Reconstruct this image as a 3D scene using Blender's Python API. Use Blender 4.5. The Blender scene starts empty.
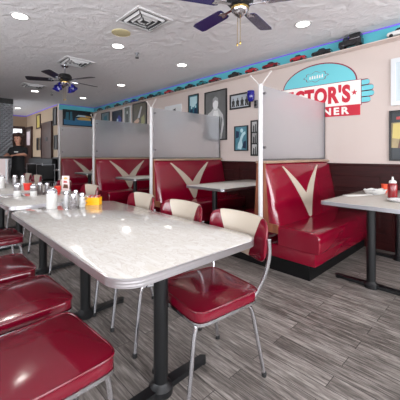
import bpy, bmesh, math, random
from mathutils import Vector, Matrix
random.seed(7)
PI = math.pi
scn = bpy.context.scene
COL = scn.collection

# ------------------------------------------------------------------ helpers
def lin(c):
    return tuple(((v/255)/12.92 if v/255 <= .04045 else ((v/255+.055)/1.055)**2.4) for v in c)

def link(o):
    COL.objects.link(o); return o

class MB:
    """collects shapes, builds ONE mesh object"""
    def __init__(self): self.bm = bmesh.new()
    def faces_from(self, verts, faces):
        vs = [self.bm.verts.new(v) for v in verts]
        for f in faces:
            try: self.bm.faces.new([vs[i] for i in f])
            except ValueError: pass
        return vs
    def box(self, x0, x1, y0, y1, z0, z1, bevel=0, rot=None, seg=2):
        b = bmesh.new()
        bmesh.ops.create_cube(b, size=1)
        for v in b.verts:
            v.co = Vector(((x0+x1)/2 + v.co.x*(x1-x0), (y0+y1)/2 + v.co.y*(y1-y0), (z0+z1)/2 + v.co.z*(z1-z0)))
        if bevel: bmesh.ops.bevel(b, geom=list(b.edges), offset=bevel, segments=seg, affect='EDGES', profile=.5)
        if rot is not None: bmesh.ops.transform(b, matrix=rot, verts=b.verts)
        self.merge(b); return self
    def merge(self, b):
        me = bpy.data.meshes.new('tmp'); b.to_mesh(me); b.free()
        self.bm.from_mesh(me); bpy.data.meshes.remove(me)
    def rings(self, rings, caps=True, closed_u=True):
        """loft a list of equal-length closed rings"""
        n = len(rings[0])
        vr = [[self.bm.verts.new(p) for p in r] for r in rings]
        for a, b in zip(vr[:-1], vr[1:]):
            for i in range(n if closed_u else n-1):
                j = (i+1) % n
                self.bm.faces.new((a[i], a[j], b[j], b[i]))
        if caps:
            self.bm.faces.new(list(reversed(vr[0]))); self.bm.faces.new(vr[-1])
        return self
    def lathe(self, prof, c=(0,0,0), n=20, axis='z'):
        rs = []
        for r, h in prof:
            ring = []
            for i in range(n):
                a = 2*PI*i/n
                x, y = max(r,1e-4)*math.cos(a), max(r,1e-4)*math.sin(a)
                p = {'z': (x,y,h), 'x': (h,x,y), 'y': (y,h,x)}[axis]
                ring.append((p[0]+c[0], p[1]+c[1], p[2]+c[2]))
            rs.append(ring)
        return self.rings(rs)
    def tube(self, pts, r, n=10, smooth=0):
        pts = [Vector(p) for p in pts]
        for _ in range(smooth):          # Chaikin corner cutting
            q = [pts[0]]
            for a, b in zip(pts[:-1], pts[1:]):
                q += [a*.75+b*.25, a*.25+b*.75]
            q.append(pts[-1]); pts = q
        rad = r if isinstance(r, (list, tuple)) else [r]*len(pts)
        rs = []; up = None
        for i, p in enumerate(pts):
            t = (pts[min(i+1, len(pts)-1)] - pts[max(i-1, 0)]).normalized()
            if up is None:
                up = Vector((0,0,1)) if abs(t.z) < .9 else Vector((1,0,0))
            s = t.cross(up).normalized(); up = s.cross(t).normalized()
            rs.append([p + (s*math.cos(2*PI*k/n) + up*math.sin(2*PI*k/n))*rad[i] for k in range(n)])
        return self.rings(rs)
    def prism(self, poly, d0, d1, plane='xy'):
        """extrude a 2D polygon between d0 and d1"""
        def m(p, d):
            return {'xy': (p[0],p[1],d), 'yz': (d,p[0],p[1]), 'xz': (p[0],d,p[1])}[plane]
        n = len(poly)
        a = [self.bm.verts.new(m(p,d0)) for p in poly]; b = [self.bm.verts.new(m(p,d1)) for p in poly]
        for i in range(n):
            j = (i+1) % n
            self.bm.faces.new((a[i],a[j],b[j],b[i]))
        self.bm.faces.new(list(reversed(a))); self.bm.faces.new(b)
        return self
    def sphere(self, c, r, sx=1, sy=1, sz=1, u=16, v=10):
        bmesh.ops.create_uvsphere(self.bm, u_segments=u, v_segments=v, radius=r,
            matrix=Matrix.Translation(c) @ Matrix.Diagonal((sx,sy,sz,1)))
        return self
    def xf(self, m):
        bmesh.ops.transform(self.bm, matrix=m, verts=self.bm.verts); return self
    def build(self, name, mat, parent=None, smooth=True, loc=None):
        bmesh.ops.recalc_face_normals(self.bm, faces=self.bm.faces)
        me = bpy.data.meshes.new(name); self.bm.to_mesh(me); self.bm.free()
        if smooth:
            for p in me.polygons: p.use_smooth = True
            me.set_sharp_from_angle(angle=math.radians(38))
        me.materials.append(mat)
        o = link(bpy.data.objects.new(name, me))
        if parent: o.parent = parent
        if loc: o.location = loc
        return o

def tag(o, label, cat, group=None, kind=None):
    o['label'] = label; o['category'] = cat
    if group: o['group'] = group
    if kind: o['kind'] = kind
    return o
def thing(name, label, cat, loc=(0,0,0), rz=0, group=None):
    o = link(bpy.data.objects.new(name, None)); o.empty_display_size = .1
    o.location = loc; o.rotation_euler = (0,0,rz)
    return tag(o, label, cat, group)
def struct(o, label=None, cat=None):
    o['kind'] = 'structure'
    if label: o['label'] = label
    if cat: o['category'] = cat
    return o
def dup(src, loc, rz, label, group=None):
    def cp(o, par):
        c = o.copy(); COL.objects.link(c); c.parent = par
        for ch in kids.get(o.name, []): cp(ch, c)
        return c
    kids = {}
    for o in list(COL.objects):
        if o.parent: kids.setdefault(o.parent.name, []).append(o)
    r = cp(src, None)
    r.location = loc; r.rotation_euler = (0,0,rz); r['label'] = label
    if group: r['group'] = group
    return r

# ---------------------------------------------------------------- materials
def mat(name, rgb, rough=.5, metal=0, coat=0, emit=0, spec=None, trans=0, ior=None, bump=None, var=None, sheen=0):
    m = bpy.data.materials.new(name); m.use_nodes = True
    nt = m.node_tree; p = nt.nodes['Principled BSDF']
    c = (*lin(rgb), 1)
    p.inputs['Base Color'].default_value = c
    p.inputs['Roughness'].default_value = rough
    p.inputs['Metallic'].default_value = metal
    if coat:
        p.inputs['Coat Weight'].default_value = coat; p.inputs['Coat Roughness'].default_value = .08
    if spec is not None: p.inputs['Specular IOR Level'].default_value = spec
    if trans: p.inputs['Transmission Weight'].default_value = trans
    if ior: p.inputs['IOR'].default_value = ior
    if emit:
        p.inputs['Emission Color'].default_value = c; p.inputs['Emission Strength'].default_value = emit
    if bump or var:
        tc = nt.nodes.new('ShaderNodeTexCoord')
    if var:      # (scale, amount) soft value variation of the thing's own colour
        n = nt.nodes.new('ShaderNodeTexNoise'); n.inputs['Scale'].default_value = var[0]; n.inputs['Detail'].default_value = 4
        nt.links.new(tc.outputs['Object'], n.inputs['Vector'])
        mx = nt.nodes.new('ShaderNodeMix'); mx.data_type = 'RGBA'
        mx.inputs['A'].default_value = tuple(v*(1-var[1]) for v in c[:3])+(1,)
        mx.inputs['B'].default_value = tuple(min(1, v*(1+var[1])) for v in c[:3])+(1,)
        nt.links.new(n.outputs['Fac'], mx.inputs['Factor']); nt.links.new(mx.outputs['Result'], p.inputs['Base Color'])
    if bump:     # (scale, strength, distance)
        n = nt.nodes.new('ShaderNodeTexNoise'); n.inputs['Scale'].default_value = bump[0]; n.inputs['Detail'].default_value = 5
        nt.links.new(tc.outputs['Object'], n.inputs['Vector'])
        b = nt.nodes.new('ShaderNodeBump'); b.inputs['Strength'].default_value = bump[1]; b.inputs['Distance'].default_value = bump[2]
        nt.links.new(n.outputs['Fac'], b.inputs['Height']); nt.links.new(b.outputs['Normal'], p.inputs['Normal'])
    return m

M = {}
M['vinyl'] = mat('red_vinyl', (108,2,29), .15, coat=.35, bump=(260,.12,.001))
M['booth'] = mat('booth_vinyl', (122,2,33), .13, coat=.3, bump=(6,.15,.01))
M['cream'] = mat('cream_vinyl', (188,176,160), .35, bump=(200,.1,.001))
M['chrome'] = mat('chrome', (215,215,220), .14, 1)
M['edgemetal'] = mat('edge_metal', (222,220,224), .3, 1)
M['steel'] = mat('brushed_steel', (190,190,195), .3, 1)
M['black'] = mat('black_iron', (15,16,18), .38, var=(30,.3))
M['rubber'] = mat('black_rubber', (30,29,30), .7)
M['toe'] = mat('black_toe_kick', (11,11,12), .5, spec=.25)
M['white'] = mat('white_paint', (208,206,206), .4)
M['forkpaint'] = mat('fork_paint', (204,196,192), .4)
M['whiteware'] = mat('white_plastic', (222,222,220), .35)
M['sugar'] = mat('sugar_white', (198,196,192), .3, coat=.6)
M['paper'] = mat('white_paper', (210,208,204), .8)
M['yellow'] = mat('yellow_plastic', (246,178,16), .4)
M['ketchup'] = mat('ketchup_red', (128,14,20), .25, coat=.4)
M['redplastic'] = mat('red_plastic', (214,48,40), .4)
M['orange'] = mat('orange_red_plastic', (226,82,48), .4)
M['saltglass']=mat('salt_in_glass',(190,188,188),.15,coat=.8); M['greyglass']=mat('grey_spice_glass',(120,114,114),.12,coat=.8)
M['spice'] = mat('pepper_grey', (96,86,84), .25, coat=.6)
M['darkwood'] = mat('dark_wood', (44,24,22), .42)
M['blackframe'] = mat('black_frame', (26,25,26), .4)
M['whiteframe'] = mat('pale_frame', (214,216,218), .4)
M['navy'] = mat('navy_blade', (44,38,92), .22, coat=.4)
M['darkblade'] = mat('dark_blade', (38,33,44), .35)
M['cobalt'] = mat('cobalt_glass', (22,20,126), .1, coat=.6)
M['brass'] = mat('brass', (200,170,105), .25, 1)
M['lamp'] = mat('lamp_lens', (255,250,244), .5, emit=9)
M['duct'] = mat('duct_dark', (84,83,85), .8)
M['ventwhite'] = mat('vent_white', (214,212,212), .5)
M['speaker'] = mat('yellowed_speaker', (205,192,150), .7, bump=(400,.4,.002))
M['skin'] = mat('skin', (196,142,118), .5)
M['hair'] = mat('brown_hair', (58,34,26), .6, bump=(60,1,.02))
M['shirt'] = mat('black_shirt', (20,20,23), .8)
M['trousers'] = mat('black_trousers', (17,17,20), .8)
M['countertop'] = mat('dark_counter', (36,31,32), .3)
M['pinkpanel'] = mat('pale_pink_panel', (222,204,202), .5)
M['teal'] = mat('teal_paint', (92,188,200), .55)
M['signteal'] = mat('sign_teal', (112,200,210), .55)
M['signred'] = mat('sign_red', (196,30,54), .5)
M['signline'] = mat('sign_outline', (132,30,58), .5)
M['signwhite'] = mat('sign_white', (240,234,228), .55)
M['ledgemat'] = mat('pale_ledge', (222,205,196), .45)
M['edgechannel'] = mat('grey_channel', (120,118,120), .4, .6)
M['led'] = mat('violet_led', (140,116,232), .5, emit=.06)
M['tyre'] = mat('tyre', (22,22,22), .7)
M['carglass'] = mat('toy_car_glass', (40,48,58), .12)

def nodes(m): return m.node_tree.nodes, m.node_tree.links
def N(nt, t, **kw):
    n = nt.nodes.new(t)
    for k, v in kw.items(): n.inputs[k].default_value = v
    return n

# orange-brown grained wood of the booth ends
def wood(name, a, b, scale=(6,6,60), rough=.4):
    m = mat(name, a, rough); nt = m.node_tree; p = nt.nodes['Principled BSDF']
    tc = nt.nodes.new('ShaderNodeTexCoord'); mp = nt.nodes.new('ShaderNodeMapping'); mp.inputs['Scale'].default_value = scale
    n = N(nt, 'ShaderNodeTexNoise', Scale=1, Detail=6); n.inputs['Distortion'].default_value = .6
    r = nt.nodes.new('ShaderNodeValToRGB'); r.color_ramp.elements[0].position=.3; r.color_ramp.elements[1].position=.7
    r.color_ramp.elements[0].color = (*lin(a),1); r.color_ramp.elements[1].color = (*lin(b),1)
    nt.links.new(tc.outputs['Object'], mp.inputs['Vector']); nt.links.new(mp.outputs['Vector'], n.inputs['Vector'])
    nt.links.new(n.outputs['Fac'], r.inputs['Fac']); nt.links.new(r.outputs['Color'], p.inputs['Base Color'])
    return m
M['endwood'] = wood('booth_end_wood', (120,66,44), (152,92,62), (30,30,4))
M['railwood'] = wood('booth_rail', (140,112,92), (172,146,124), (3,40,40))
M['wains'] = wood('wainscot_wood', (38,10,11), (56,18,18), (30,5,40), .42)
M['wains'].node_tree.nodes['Principled BSDF'].inputs['Specular IOR Level'].default_value = .2
M['blackwood'] = wood('black_panel_wood', (14,11,12), (24,18,19), (5,5,30), .4)
M['brown'] = wood('brown_door_wood', (52,32,28), (76,48,40), (30,30,4), .4)

# floor: grey-brown wood-look planks running along Y
def floor_mat():
    m = mat('plank_floor', (110,100,98), .42); nt = m.node_tree; p = nt.nodes['Principled BSDF']; L = nt.links
    tc = nt.nodes.new('ShaderNodeTexCoord'); sp = nt.nodes.new('ShaderNodeSeparateXYZ'); cb = nt.nodes.new('ShaderNodeCombineXYZ')
    L.new(tc.outputs['Object'], sp.inputs[0]); L.new(sp.outputs['Y'], cb.inputs['X']); L.new(sp.outputs['X'], cb.inputs['Y'])
    br = N(nt, 'ShaderNodeTexBrick', Scale=1, Color1=(.0,.0,.0,1), Color2=(1,1,1,1), Mortar=(.3,.3,.3,1))
    br.inputs['Brick Width'].default_value=1.0; br.inputs['Row Height'].default_value=.105; br.inputs['Mortar Size'].default_value=.0018
    br.offset=.37; br.inputs['Bias'].default_value = 0
    L.new(cb.outputs[0], br.inputs['Vector'])
    # per-plank shift so the grain breaks at every board
    add = nt.nodes.new('ShaderNodeVectorMath'); add.operation='MULTIPLY_ADD'
    L.new(br.outputs['Color'], add.inputs[0]); add.inputs[1].default_value=(7,3,5); L.new(cb.outputs[0], add.inputs[2])
    def grain(scale, detail, dist):
        mp = nt.nodes.new('ShaderNodeMapping'); mp.inputs['Scale'].default_value = scale
        L.new(add.outputs[0], mp.inputs['Vector'])
        n = N(nt, 'ShaderNodeTexNoise', Scale=1, Detail=detail, Distortion=dist); n.inputs['Roughness'].default_value=.65
        L.new(mp.outputs[0], n.inputs['Vector']); return n
    g1 = grain((5, 64, 1), 8, .7); g2 = grain((11, 150, 1), 5, .4); g3 = grain((2.6, 11, 1), 4, .9)
    mix1 = nt.nodes.new('ShaderNodeMath'); mix1.operation='MULTIPLY_ADD'; L.new(g2.outputs['Fac'], mix1.inputs[0]); mix1.inputs[1].default_value=.6; L.new(g1.outputs['Fac'], mix1.inputs[2])
    mix2 = nt.nodes.new('ShaderNodeMath'); mix2.operation='MULTIPLY_ADD'; L.new(g3.outputs['Fac'], mix2.inputs[0]); mix2.inputs[1].default_value=.26; L.new(mix1.outputs[0], mix2.inputs[2])
    mix3 = nt.nodes.new('ShaderNodeMath'); mix3.operation='MULTIPLY_ADD'; L.new(br.outputs['Color'], mix3.inputs[0]); mix3.inputs[1].default_value=.13; L.new(mix2.outputs[0], mix3.inputs[2])
    r = nt.nodes.new('ShaderNodeValToRGB'); cr = r.color_ramp
    cr.elements[0].position=.72; cr.elements[0].color=(*lin((52,46,45)),1)
    cr.elements[1].position=1.42; cr.elements[1].color=(*lin((170,158,154)),1)
    e = cr.elements.new(1.0); e.color=(*lin((104,95,92)),1)
    # ramp is clamped to 0..1, so rescale
    rs = nt.nodes.new('ShaderNodeMapRange'); rs.inputs['From Min'].default_value=.55; rs.inputs['From Max'].default_value=1.6
    L.new(mix3.outputs[0], rs.inputs['Value']); 
    cr.elements[0].position=.26; cr.elements[1].position=.43; cr.elements[2].position=.66
    cr.elements[0].color=(*lin((72,66,62)),1); cr.elements[1].color=(*lin((118,111,106)),1); cr.elements[2].color=(*lin((172,165,159)),1)
    L.new(rs.outputs[0], r.inputs['Fac'])
    mm = nt.nodes.new('ShaderNodeMix'); mm.data_type='RGBA'; mm.inputs['B'].default_value=(*lin((40,35,34)),1)
    L.new(br.outputs['Fac'], mm.inputs['Factor']); L.new(r.outputs['Color'], mm.inputs['A']); L.new(mm.outputs['Result'], p.inputs['Base Color'])
    b = N(nt, 'ShaderNodeBump', Strength=.25, Distance=.004); L.new(g1.outputs['Fac'], b.inputs['Height']); L.new(b.outputs['Normal'], p.inputs['Normal'])
    return m
M['floor'] = floor_mat()

# ceiling: swirled stucco
def ceil_mat():
    m = mat('stucco_ceiling', (232,229,230), .85); nt = m.node_tree; p = nt.nodes['Principled BSDF']; L = nt.links
    tc = nt.nodes.new('ShaderNodeTexCoord')
    n1 = N(nt, 'ShaderNodeTexNoise', Scale=5.5, Detail=3, Distortion=1.0); n2 = N(nt, 'ShaderNodeTexNoise', Scale=16, Detail=3, Distortion=.6)
    L.new(tc.outputs['Object'], n1.inputs['Vector']); L.new(tc.outputs['Object'], n2.inputs['Vector'])
    a = nt.nodes.new('ShaderNodeMath'); a.operation='MULTIPLY_ADD'; L.new(n2.outputs['Fac'], a.inputs[0]); a.inputs[1].default_value=.25; L.new(n1.outputs['Fac'], a.inputs[2])
    b = N(nt, 'ShaderNodeBump', Strength=.7, Distance=.03); L.new(a.outputs[0], b.inputs['Height']); L.new(b.outputs['Normal'], p.inputs['Normal'])
    return m
M['ceiling'] = ceil_mat()
M['wall'] = mat('cream_pink_wall', (204,189,182), .75, bump=(60,.15,.003), var=(1.2,.02))
M['tanwall'] = mat('tan_wall', (172,148,122), .75, var=(1.5,.04))

# table laminate: cream-grey cracked-ice strokes
def top_mat():
    m = mat('table_laminate', (216,208,200), .13, coat=.3); nt = m.node_tree; p = nt.nodes['Principled BSDF']; L = nt.links
    tc = nt.nodes.new('ShaderNodeTexCoord'); mp = nt.nodes.new('ShaderNodeMapping'); mp.inputs['Scale'].default_value=(16,6,1); mp.inputs['Rotation'].default_value=(0,0,.6)
    n = N(nt, 'ShaderNodeTexNoise', Scale=1.4, Detail=5, Distortion=1.8)
    L.new(tc.outputs['Object'], mp.inputs['Vector']); L.new(mp.outputs[0], n.inputs['Vector'])
    r = nt.nodes.new('ShaderNodeValToRGB'); cr = r.color_ramp
    cr.elements[0].position=.3; cr.elements[0].color=(*lin((190,183,173)),1)
    cr.elements[1].position=.75; cr.elements[1].color=(*lin((201,198,193)),1)
    e = cr.elements.new(.47); e.color=(*lin((198,194,188)),1)
    e = cr.elements.new(.5); e.color=(*lin((184,175,166)),1)
    e = cr.elements.new(.54); e.color=(*lin((199,195,189)),1)
    L.new(n.outputs['Fac'], r.inputs['Fac']); L.new(r.outputs['Color'], p.inputs['Base Color'])
    return m
M['top'] = top_mat()
def grey_top():
    m = mat('grey_laminate', (172,166,158), .2, var=(24,.12)); return m
M['greytop'] = grey_top()
M['paletop'] = mat('pale_laminate', (198,193,186), .18, var=(20,.05))

# frosted glass
def frosted():
    m = bpy.data.materials.new('frosted_glass'); m.use_nodes = True; nt = m.node_tree; L = nt.links
    p = nt.nodes['Principled BSDF']; out = nt.nodes['Material Output']
    p.inputs['Base Color'].default_value=(.93,.96,1,1); p.inputs['Transmission Weight'].default_value=1
    p.inputs['Roughness'].default_value=.5; p.inputs['IOR'].default_value=1.16
    d = N(nt, 'ShaderNodeBsdfDiffuse', Color=(.72,.72,.74,1))
    t = N(nt, 'ShaderNodeBsdfTranslucent', Color=(.8,.8,.82,1))
    m1 = N(nt, 'ShaderNodeMixShader', Fac=.5); L.new(d.outputs[0], m1.inputs[1]); L.new(t.outputs[0], m1.inputs[2])
    m2 = N(nt, 'ShaderNodeMixShader', Fac=.1); L.new(p.outputs[0], m2.inputs[1]); L.new(m1.outputs[0], m2.inputs[2])
    L.new(m2.outputs[0], out.inputs['Surface']); return m
M['frost'] = frosted()
M['clear'] = mat('clear_glass', (245,248,250), .03, trans=1, ior=1.45)

# quilted stainless steel
def quilt():
    m = mat('quilted_steel', (186,188,194), .33, 1); nt = m.node_tree; p = nt.nodes['Principled BSDF']; L = nt.links
    tc = nt.nodes.new('ShaderNodeTexCoord'); sp = nt.nodes.new('ShaderNodeSeparateXYZ'); L.new(tc.outputs['Object'], sp.inputs[0])
    def band(sign):
        a = nt.nodes.new('ShaderNodeMath'); a.operation='ADD' if sign>0 else 'SUBTRACT'; L.new(sp.outputs['X'], a.inputs[0]); L.new(sp.outputs['Z'], a.inputs[1])
        s = nt.nodes.new('ShaderNodeMath'); s.operation='MULTIPLY'; s.inputs[1].default_value=PI/.11; L.new(a.outputs[0], s.inputs[0])
        c = nt.nodes.new('ShaderNodeMath'); c.operation='SINE'; L.new(s.outputs[0], c.inputs[0])
        d = nt.nodes.new('ShaderNodeMath'); d.operation='ABSOLUTE'; L.new(c.outputs[0], d.inputs[0]); return d
    mul = nt.nodes.new('ShaderNodeMath'); mul.operation='MULTIPLY'; L.new(band(1).outputs[0], mul.inputs[0]); L.new(band(-1).outputs[0], mul.inputs[1])
    b = N(nt, 'ShaderNodeBump', Strength=.8, Distance=.03); L.new(mul.outputs[0], b.inputs['Height']); L.new(b.outputs['Normal'], p.inputs['Normal'])
    return m
M['quilt'] = quilt()
def flute(m):
    nt = m.node_tree; L = nt.links; tc = nt.nodes.new('ShaderNodeTexCoord'); wv = N(nt, 'ShaderNodeTexWave', Scale=28)
    wv.bands_direction = 'Z'; L.new(tc.outputs['Object'], wv.inputs['Vector'])
    b = N(nt, 'ShaderNodeBump', Strength=.25, Distance=.002); L.new(wv.outputs['Fac'], b.inputs['Height']); L.new(b.outputs['Normal'], nt.nodes['Principled BSDF'].inputs['Normal'])
flute(M['edgemetal'])

# ---------------------------------------------------------------- the room
H = 2.74; WX = 4.12; EY = 9.45; CX = 3.0; FY = 13.3; LX = -2.6; BY = -3.0
struct(MB().box(LX,WX+.1,BY,FY+.1,-.1,0).build('floor', M['floor'], smooth=False), 'grey brown wood plank floor', 'floor')
struct(MB().box(LX,WX+.1,BY,FY+.1,H,H+.1).build('ceiling', M['ceiling'], smooth=False), 'grey swirled stucco ceiling', 'ceiling')
struct(MB().box(WX,WX+.1,BY,EY,0,H).build('wall_right', M['wall'], smooth=False), 'cream pink wall with pictures and painted sign', 'wall')
struct(MB().box(CX,WX+.1,EY,EY+.12,0,H).build('wall_end', M['wall'], smooth=False), 'cream wall at end of booths', 'wall')
struct(MB().box(CX,CX+.1,EY+.12,FY,0,H).build('wall_corridor', M['tanwall'], smooth=False), 'tan corridor wall with dark doors', 'wall')
struct(MB().box(1.0,CX+.1,FY,FY+.1,0,H).build('wall_far', M['tanwall'], smooth=False), 'tan wall at far end of corridor', 'wall')
struct(MB().box(LX,1.82,9.57,9.69,0,H).build('wall_kitchen', M['quilt'], smooth=False), 'quilted stainless steel wall behind counter', 'wall')

# window walls that let the daylight in (behind the camera and on the left)
def window_wall(name, axis, pos, a0, a1, wins, z0=.75, z1=2.35):
    mb = MB()
    def bx(a, b, c, d):
        if axis == 'y': mb.box(a,b,pos-.12,pos,c,d)
        else: mb.box(pos-.12,pos,a,b,c,d)
    bx(a0,a1,0,z0); bx(a0,a1,z1,H)
    edges = [a0] + [e for w in wins for e in w] + [a1]
    for i in range(0, len(edges), 2): bx(edges[i], edges[i+1], z0, z1)
    struct(mb.build(name, M['wall'], smooth=False))
window_wall('wall_front', 'y', BY, LX-.12, WX+.1, [(-2.2,-.3),(0,1.9),(2.2,3.9)])
window_wall('wall_left', 'x', LX, BY, 9.57, [(-2.4,-.4),(0,2.2),(2.7,4.3)])
k = 0
for axis, pos, wins in (('y', BY, [(-2.2,-.3),(0,1.9),(2.2,3.9)]), ('x', LX, [(-2.4,-.4),(0,2.2),(2.7,4.3)])):
    for a, b in wins:
        k += 1
        mb = MB()
        for p, q, r, s in ((a,b,.75,.8),(a,b,2.3,2.35),(a,a+.05,.8,2.3),(b-.05,b,.8,2.3),((a+b)/2-.02,(a+b)/2+.02,.8,2.3)):
            if axis == 'y': mb.box(p,q,pos-.09,pos-.03,r,s)
            else: mb.box(pos-.09,pos-.03,p,q,r,s)
        struct(mb.build(f'window_{k}', M['whiteframe'], smooth=False))
        # daylight arriving through the window opening
        ld = bpy.data.lights.new('daylight', 'AREA'); ld.shape='RECTANGLE'; ld.size=b-a; ld.size_y=1.55
        ld.energy = (95 if axis=='y' else 46)*(b-a)/2; ld.color=(.95,.975,1)
        lo = link(bpy.data.objects.new('daylight', ld))
        if axis == 'y': lo.location=((a+b)/2,pos-.14,1.55); lo.rotation_euler=(PI/2,0,0)
        else: lo.location=(pos-.14,(a+b)/2,1.55); lo.rotation_euler=(PI/2,0,-PI/2)
        # light shines along local -Z
        d = Vector((0,1,.62)) if axis=='y' else Vector((1,0,.62))
        lo.rotation_euler = d.to_track_quat('-Z','Z').to_euler()

w = bpy.data.worlds.new('sky'); scn.world = w; w.use_nodes = True
w.node_tree.nodes['Background'].inputs[0].default_value=(.86,.92,1,1); w.node_tree.nodes['Background'].inputs[1].default_value=4.0

# wainscot on the right wall: dark framed panels (surface pattern of one trim)
mb = MB(); mb.box(WX-.02,WX,BY,EY,.1,1.03)
y = BY+.05
while y < EY-.1:
    y1 = min(y+.78, EY-.05)
    mb.box(WX-.032,WX-.02,y,y1,.95,1.03); mb.box(WX-.032,WX-.02,y,y1,.1,.2); mb.box(WX-.032,WX-.02,y,y1,.62,.69)
    mb.box(WX-.034,WX-.02,y,y+.07,.102,1.028)
    mb.box(WX-.03,WX-.02,y+.13,y1-.06,.26,.56,.006); mb.box(WX-.03,WX-.02,y+.13,y1-.06,.74,.9,.006)
    y += .78
mb.box(WX-.045,WX,BY,EY,1.03,1.06,.006)
struct(mb.build('trim_1', M['wains'], smooth=False), 'dark red brown panelled wainscot along right wall', 'wainscot')
struct(MB().box(WX-.03,WX,BY,EY,0,.1,.004).build('baseboard_right', M['wains'], smooth=False), 'dark baseboard of right wall', 'baseboard')
struct(MB().box(CX,WX-.05,EY-.02,EY,0,1.06).build('trim_2', M['wains'], smooth=False), 'dark wainscot of end wall', 'wainscot')
struct(MB().box(CX-.025,CX,EY+.0,FY,0,1.1).build('trim_3', M['blackwood'], smooth=False), 'black wainscot of corridor wall', 'wainscot')
# teal painted band under the ceiling and the ledge that carries the toy cars
struct(MB().box(WX-.006,WX,BY,EY,2.556,2.735).build('trim_4', M['teal'], smooth=False), 'teal painted band below ceiling', 'trim')
struct(MB().box(CX,WX-.006,EY-.006,EY,2.56,2.735).build('trim_5', M['teal'], smooth=False), 'teal painted band on end wall', 'trim')
struct(MB().box(WX-.14,WX-.006,BY,EY-.006,2.541,2.553,.003).build('trim_6', M['ledgemat'], smooth=False), 'narrow pale ledge carrying toy cars', 'ledge')
tag(MB().box(WX-.022,WX-.007,BY,EY-.01,2.722,2.738).build('led_strip', M['led'], smooth=False), 'thin violet light strip between ceiling and teal band on the picture wall', 'light strip')
tag(MB().box(CX,WX-.03,EY-.022,EY-.007,2.722,2.738).build('led_strip', M['led'], smooth=False), 'short violet light strip above the car poster on the end wall', 'light strip')
tag(MB().box(CX-.022,CX-.004,EY+.13,FY-.01,2.715,2.738).build('led_strip', M['led'], smooth=False), 'violet light strip along the tan corridor wall far left', 'light strip')
tag(MB().box(1.84,CX-.03,FY-.022,FY-.004,2.70,2.738).build('led_strip', M['led'], smooth=False), 'violet light strip above the lit doorway at corridor end', 'light strip')
struct(MB().box(LX,1.82,9.545,9.568,2.60,2.738,.004).build('trim_7', M['blackwood'], smooth=False), 'dark trim above quilted steel wall', 'trim')

# corridor doors
M['litglass'] = mat('lit_glass', (235,238,240), .4, emit=1.1)
M['pinkglass'] = mat('frosted_pink_pane', (200,182,186), .4, emit=.25)
def door(n, plane, pos, a0, a1, z1, pane, pmat, label):
    o = MB()
    def bx(m, a, b, c, d, t0, t1):
        if plane == 'x': m.box(pos-t1,pos-t0,a,b,c,d)
        else: m.box(a,b,pos-t1,pos-t0,c,d)
    bx(o, a0,a1,0,z1,.0,.05)
    bx(o, a0-.06,a0,0,z1+.06,.0,.07); bx(o, a1,a1+.06,0,z1+.06,.0,.07); bx(o, a0,a1,z1,z1+.06,.0,.07)
    r = struct(o.build(f'door_{n}', M['brown'], smooth=False), label, 'door')
    if pane:
        p = MB(); bx(p, *pane, .051, .056); p.build('door_pane', pmat, r, smooth=False)
    h = MB()
    if plane == 'x': h.sphere((pos-.09,a0+.08,1.0),.03)
    else: h.sphere((a1-.08,pos-.09,1.0),.03)
    h.build('door_knob', M['brass'], r)
door(1,'y',FY,2.25,2.86,2.24,(2.5,2.82,1.85,2.2),M['litglass'],'dark door with lit glass at corridor end')
door(2,'x',CX,12.45,13.2,2.2,(12.6,13.05,1.55,2.08),M['pinkglass'],'brown door with pale pane in corridor')
door(3,'x',CX,10.05,11.05,2.2,None,None,'dark brown door in tan corridor wall')
# oval plaque on the corridor door
tag(MB().box(CX-.06,CX-.051,10.42,10.68,1.62,1.76,.003).build('door_plaque', M['blackframe']), 'small black plaque on the dark brown corridor door', 'plaque')

# ---------------------------------------------------------------- chairs
def superring(hx, hy, z, n=5, k=56, cx=0, cy=0, taper=0):
    r = []
    for i in range(k):
        a = 2*PI*i/k; c, s = math.cos(a), math.sin(a)
        x = math.copysign(abs(c)**(2/n), c)*hx; y = math.copysign(abs(s)**(2/n), s)*hy
        y *= 1 + taper*x/hx
        r.append((cx+x, cy+y, z))
    return r
def back_section(y, z0=.605, z1=.832, half=.235):
    """closed x-z loop of the padded backrest at width y (curved forward at its ends)"""
    u = y/half; e = max(0., 1-abs(u)**7)**.5
    zc = (z0+z1)/2; hz = (z1-z0)/2*(.62+.38*e); th = .018*(.45+.55*e)
    pts = []
    for i in range(20):
        a = 2*PI*i/20; c, s = math.cos(a), math.sin(a)
        z = zc + math.copysign(abs(s)**(2/3.4), s)*hz
        x = math.copysign(abs(c)**(2/3.0), c)*th
        x += -.268 - .13*(z-.73) + .06*u*u
        pts.append((x, y, z))
    return pts
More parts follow.
